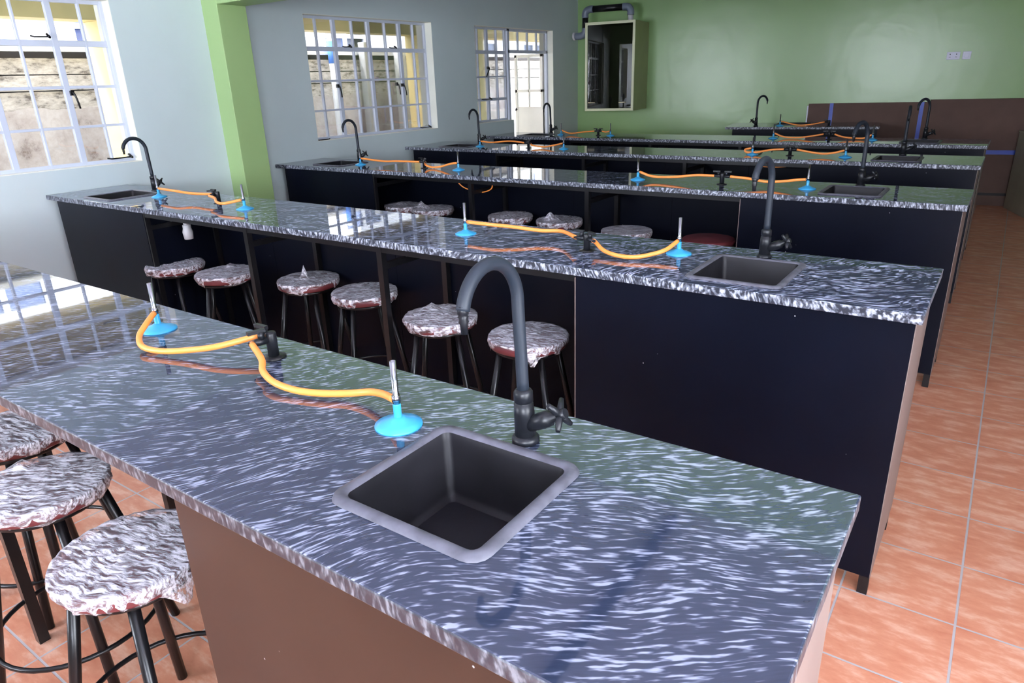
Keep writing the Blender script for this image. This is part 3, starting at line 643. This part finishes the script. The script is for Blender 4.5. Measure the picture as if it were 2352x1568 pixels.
def film(t, seed, tuft=None, bare=None, tails=(), flat=False, amp=1):
    rn = random.Random(seed); nr, na = 26, 72; V = []; F = []
    off = Vector((seed * 3.7, seed * 1.3, 0)); rim = .156; arc = [0]
    def nz(x, y, s): return noise.noise(Vector((x * s, y * s, 0)) + off)
    for i in range(nr + 1):
        for k in range(na):
            a = 2 * PI * k / na; u = i / nr; c, s_ = math.cos(a), math.sin(a)
            if u < .66:
                r = rim * u / .66; z = HS + .003
            else:
                w = (u - .66) / .34; ext = .039 + .013 * nz(c, s_, 3)
                for ta, tw, tl in tails:
                    da = abs((a - ta + PI) % (2 * PI) - PI)
                    if da < tw: ext += tl * (1 - da / tw) ** 1.5
                for ba, bw in ([bare] if bare else []):
                    da = abs((a - ba + PI) % (2 * PI) - PI)
                    if da < bw: ext *= .22 + .3 * abs(nz(c * 2, s_ * 2, 6))
                r = rim + .004 * math.sin(w * PI) - .010 * w + .006 * nz(c, s_, 9) * w; z = HS + .003 - ext * w
            x, y = r * c, r * s_
            if u < .70:
                g = .0055 * amp * (abs(noise.noise(Vector((x * 14 + y * 4, (y - x * .5) * 52, seed)))) + .6 * abs(nz(x, y, 60)))
                z += g * (0.25 if flat else 1)
                if tuft:
                    tx, ty, th, tw = tuft; d2 = math.hypot(x - tx, y - ty); z += th * max(0, 1 - d2 / tw) ** 1.6 * (1 + .4 * nz(x, y, 40))
            else:
                q = .006 * amp * noise.noise(Vector((a * 9, z * 60, seed))); x += q * c; y += q * s_
            V.append((x, y, z))
    for i in range(nr):
        for k in range(na): F.append((i * na + k, i * na + (k + 1) % na, (i + 1) * na + (k + 1) % na, (i + 1) * na + k))
    mb = MB(); mb.add(V, F, not flat); return mb.build('plastic_wrap', 'film', t)
ST = [  # x, y, rot, label, film args
 (-1.285, -1.02, .25, 'nearest wrapped stool beside the brown cabinet', dict(tuft=None, tails=((-.05, .4, .06),), bare=None, amp=1.3)),
 (-1.76, -1.00, .6, 'wrapped stool at left edge, second from brown cabinet', dict(tuft=(-.1, .08, .02, .05), amp=1.3)),
 (-2.17, -.90, .2, 'dark stool at far left under nearest worktop', dict(amp=.8)),
 (-3.69, .50, .3, 'wrapped stool leftmost in knee space of second bench', dict(amp=1.4)),
 (-3.25, .53, .9, 'wrapped stool second from left under second bench, tuft on back right', dict(tuft=(.02, .11, .025, .05), bare=(-2.0, .35), tails=((-2.3, .25, .012),), amp=1.2)),
 (-2.73, .66, .3, 'wrapped stool under second bench with tall central film spike', dict(tuft=(-.02, .0, .07, .032), bare=(-.5, .5), tails=((-2.6, .3, .012),))),
 (-2.30, .64, 1.1, 'wrapped stool under second bench, partly behind black leg', dict(bare=(-1.9, .25), amp=1.0)),
 (-1.735, .535, .5, 'very white wrapped stool under second bench, left of tap arc', dict(tuft=(-.06, .10, .022, .05), amp=1.5)),
 (-1.285, .525, .2, 'wrapped stool under second bench with hanging film tail and torn front', dict(bare=(-1.75, .35), tails=((-1.1, .28, .05), (-2.9, .12, .05)), amp=.9)),
 (-3.70, 2.42, .4, 'dark wrapped stool leftmost under third bench', dict(tuft=(-.05, .02, .018, .08))),
 (-3.385, 2.40, .2, 'wrapped stool under third bench with tuft overlapping its left neighbour', dict(tuft=(-.10, .0, .045, .07))),
 (-2.674, 2.40, .7, 'flat lumpy wrapped stool under third bench, third from left', dict(amp=1.3)),
 (-2.281, 2.41, .1, 'wrapped stool under third bench with two peaks of film', dict(tuft=(-.06, -.01, .055, .06))),
 (-1.733, 2.30, .5, 'smooth maroon stool with clear film under third bench', dict(flat=True)),
 (-1.222, 2.32, .5, 'maroon stool rightmost under third bench', None),
]
sp = None
for k, (x, y, r, lab, fa) in enumerate(ST):
    if sp is None:
        t = empty('lab_stool', (x, y, 0), lab, 'stool', 'black legged maroon stools', r); stool_parts(t); sp = t; parts = list(t.children)
    else:
        t = empty('lab_stool', (x, y, 0), lab, 'stool', 'black legged maroon stools', r)
        for p in parts:
            c = p.copy(); COL.objects.link(c); c.parent = t
    if y > 2: t.scale = (1, 1, 1.065)
    if fa is not None: film(t, k + 1.5, **fa)

# ------------------------------------------------------------------ green wall fittings
# glazed fume case
fc = empty('fume_case', W(0, 0, 0), 'cream framed glass fronted case hanging on green wall', 'cabinet', None, SK)
a, b_, z0, z1, dp = .325, .955, 1.088, 2.112, .60
fcM = MB()
fcM.box((a, -.012, z0), (b_, -.001, z1)); fcM.box((a, -dp, z0), (a + .012, -.012, z1)); fcM.box((b_ - .012, -dp, z0), (b_, -.012, z1)); fcM.box((a + .012, -dp, z0), (b_ - .012, -.012, z0 + .012)); fcM.box((a + .012, -dp, z1 - .012), (b_ - .012, -.012, z1))
fcM.build('case_body', 'olive', fc, bevel=.002)
fcM = MB(); w = .03
fcM.box((a, -dp - .018, z0), (a + w, -dp, z1)); fcM.box((b_ - w, -dp - .018, z0), (b_, -dp, z1)); fcM.box((a + w, -dp - .018, z0), (b_ - w, -dp, z0 + w)); fcM.box((a + w, -dp - .018, z1 - w), (b_ - w, -dp, z1))
fo = fcM.build('front_frame', 'cream', fc, bevel=.002)
MB().box((a + w, -dp - .010, z0 + w), (b_ - w, -dp - .004, z1 - w)).build('glass_front', 'dglass', fo)
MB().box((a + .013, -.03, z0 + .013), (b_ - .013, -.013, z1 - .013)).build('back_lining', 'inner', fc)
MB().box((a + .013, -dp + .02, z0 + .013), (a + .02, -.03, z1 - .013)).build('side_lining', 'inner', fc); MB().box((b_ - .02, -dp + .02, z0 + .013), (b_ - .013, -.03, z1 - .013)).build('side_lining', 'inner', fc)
for u in (a + .09, b_ - .14): MB().tube([(u - .045, -dp - .022, z0 + .10), (u + .045, -dp - .022, z0 + .10)], .006, 8).build('pull_bar', 'led', fo)
# exhaust pipe
ex = empty('exhaust_pipe', W(0, 0, 0), 'grey and black plastic exhaust pipe above the glass case', 'pipe', None, SK)
R_ = .038; off = -.30; uR = .80; uL = .21; zt_ = 2.285; zl = 2.0
def tpath(*p): return smooth_path(p, 5)
MB().tube([(uR, off, z1 + .001), (uR, off, 2.2)], R_ * .85, 20).build('riser', 'pvc', ex, label='pale riser pipe')
MB().tube(tpath((uR, off, 2.19), (uR, off, 2.235), (uR - .022, off, 2.272), (uR - .06, off, zt_), (uR - .10, off, zt_)), R_ * 1.12, 20).build('elbow', 'grey', ex)
MB().tube([(uR - .095, off, zt_), (uL + .10, off, zt_)], R_, 20).build('black_length', 'blkm', ex)
MB().tube(tpath((uL + .105, off, zt_), (uL + .06, off, zt_), (uL + .02, off, 2.27), (uL, off, 2.235), (uL, off, 2.19)), R_ * 1.12, 20).build('elbow', 'grey', ex)
MB().tube([(uL, off, 2.195), (uL, off, 2.07)], R_, 20).build('black_length', 'blkm', ex)
MB().tube(tpath((uL, off, 2.075), (uL, off, 2.035), (uL - .02, off, 2.0), (uL - .06, off, 1.985), (uL - .13, off, 1.985)), R_ * 1.12, 20).build('elbow', 'grey', ex)
MB().tube([(uL - .128, off, 1.985), (uL - .155, off + .004, 1.985)], R_ * 1.25, 20).build('wall_flange', 'pvc', ex)
# sockets
for u0_, u1_, lab, holes in ((4.262, 4.386, 'double switched socket plate on green wall', 1), (4.409, 4.487, 'square switch plate right of the double socket', 0)):
    t = empty('wall_socket', W(0, 0, 0), lab, 'socket', None, SK)
    MB().box((u0_, -.010, 1.541), (u1_, -.001, 1.62)).build('plate', 'sock', t, bevel=.003)
    if holes:
        for u in (u0_ + .03, u1_ - .035): MB().box((u - .004, -.014, 1.59), (u + .004, -.0101, 1.602)).build('switch', 'mark', t)
        for u in (u0_ + .03, u1_ - .035): MB().box((u - .009, -.0115, 1.566), (u + .009, -.0102, 1.570)).build('pin_slot', 'mark', t)
    else: MB().box((u0_ + .02, -.0135, 1.56), (u1_ - .02, -.0101, 1.60)).build('rocker', 'sock', t, bevel=.002)
# wrapped boards leaning on the wall
bd = empty('wrapped_board', W(0, 0, 0), 'wide brown cardboard wrapped board leaning on green wall', 'board', None, SK)
MB().box((2.93, -.045, .001), (4.18, -.005, 1.112)).build('cardboard_sheet', 'card', bd); MB().box((4.184, -.05, .001), (5.45, -.005, 1.135)).build('cardboard_sheet', 'card', bd)
MB().box((2.915, -.048, .001), (2.93, -.004, 1.09)).build('edge_trim', 'edge', bd, label='pale metal edge trim')
for (p, q, r, s_) in ((3.16, 0, 3.20, 1.113), (4.085, 0, 4.125, 1.113)): MB().box((p, -.0465, .002), (r, -.004, s_)).build('tape_strip', 'tape', bd, label='blue tape strip')
MB().box((4.186, -.0515, .555), (5.4, -.048, .60)).build('tape_strip', 'tape', bd, label='blue tape strip')
MB().box((4.186, -.0515, .11), (5.4, -.048, .14)).build('tape_strip', 'blkm', bd, label='dark tape strip')
# low cream cupboard
A_ = Vector((.174, 7.80, 0)); B_ = Vector((.365, 7.18, 0)); dv = (B_ - A_); ln = dv.length; an = math.atan2(dv.y, dv.x)
cu = empty('low_cupboard', A_, 'low cream cupboard at far right by the boards', 'cupboard', None, an)
MB().box((0, .0, 0), (ln * 1.0, .35, .80)).build('carcass', 'cup', cu, bevel=.003); MB().box((-.005, -.005, .80), (ln + .005, .36, .815)).build('cupboard_top', 'cup', cu)

# ------------------------------------------------------------------ light
wd = bpy.data.worlds.new('world'); S.world = wd; wd.use_nodes = True
bg = wd.node_tree.nodes['Background']; bg.inputs[0].default_value = (.80, .88, 1, 1); bg.inputs[1].default_value = 9.0
sn = bpy.data.lights.new('sun', 'SUN'); sn.energy = 3.5; sn.angle = .08; sn.color = (1, .95, .86); so = bpy.data.objects.new('sun', sn); COL.objects.link(so)
so.rotation_euler = Vector((.25, .62, -.74)).to_track_quat('-Z', 'Y').to_euler()
def area(name, loc, d, sx, sy, e, col):
    l = bpy.data.lights.new(name, 'AREA'); l.shape = 'RECTANGLE'; l.size = sx; l.size_y = sy; l.energy = e; l.color = col
    o = bpy.data.objects.new(name, l); COL.objects.link(o); o.location = loc; o.rotation_euler = Vector(d).to_track_quat('-Z', 'Z').to_euler(); return o
area('added_near_daylight', (.9, YN - .24, 1.65), (0, 1, .6), 1.6, 1.4, 130, (.84, .87, 1))  # lamp added outside an assumed window, tilted up to brighten the ceiling
area('added_near_left_daylight', (-3.3, YN - .24, 1.55), (0, 1, .6), 1.8, 1.15, 100, (.84, .87, 1))  # added lamp standing in for daylight at the unseen left-hand window
area('added_right_daylight', (XRW + .24, -1.4, 1.55), (-1, 0, .3), 2.4, 1.3, 95, (.92, .93, 1))  # added lamp, stands in for daylight from the assumed aisle-side window
for y, w in ((.25, 1.6), (3.4, 1.6), (5.7, 1.6), (-2.1, 1.6)):
    o = area('sky_portal', (-5.04, y, 1.55), (1, 0, 0), w, 1.0, 1, (1, 1, 1)); o.data.cycles.is_portal = True
S.view_settings.view_transform = 'Standard'; S.view_settings.look = 'None'; S.view_settings.gamma = 1; S.view_settings.use_curve_mapping = False
S.view_settings.exposure = .72
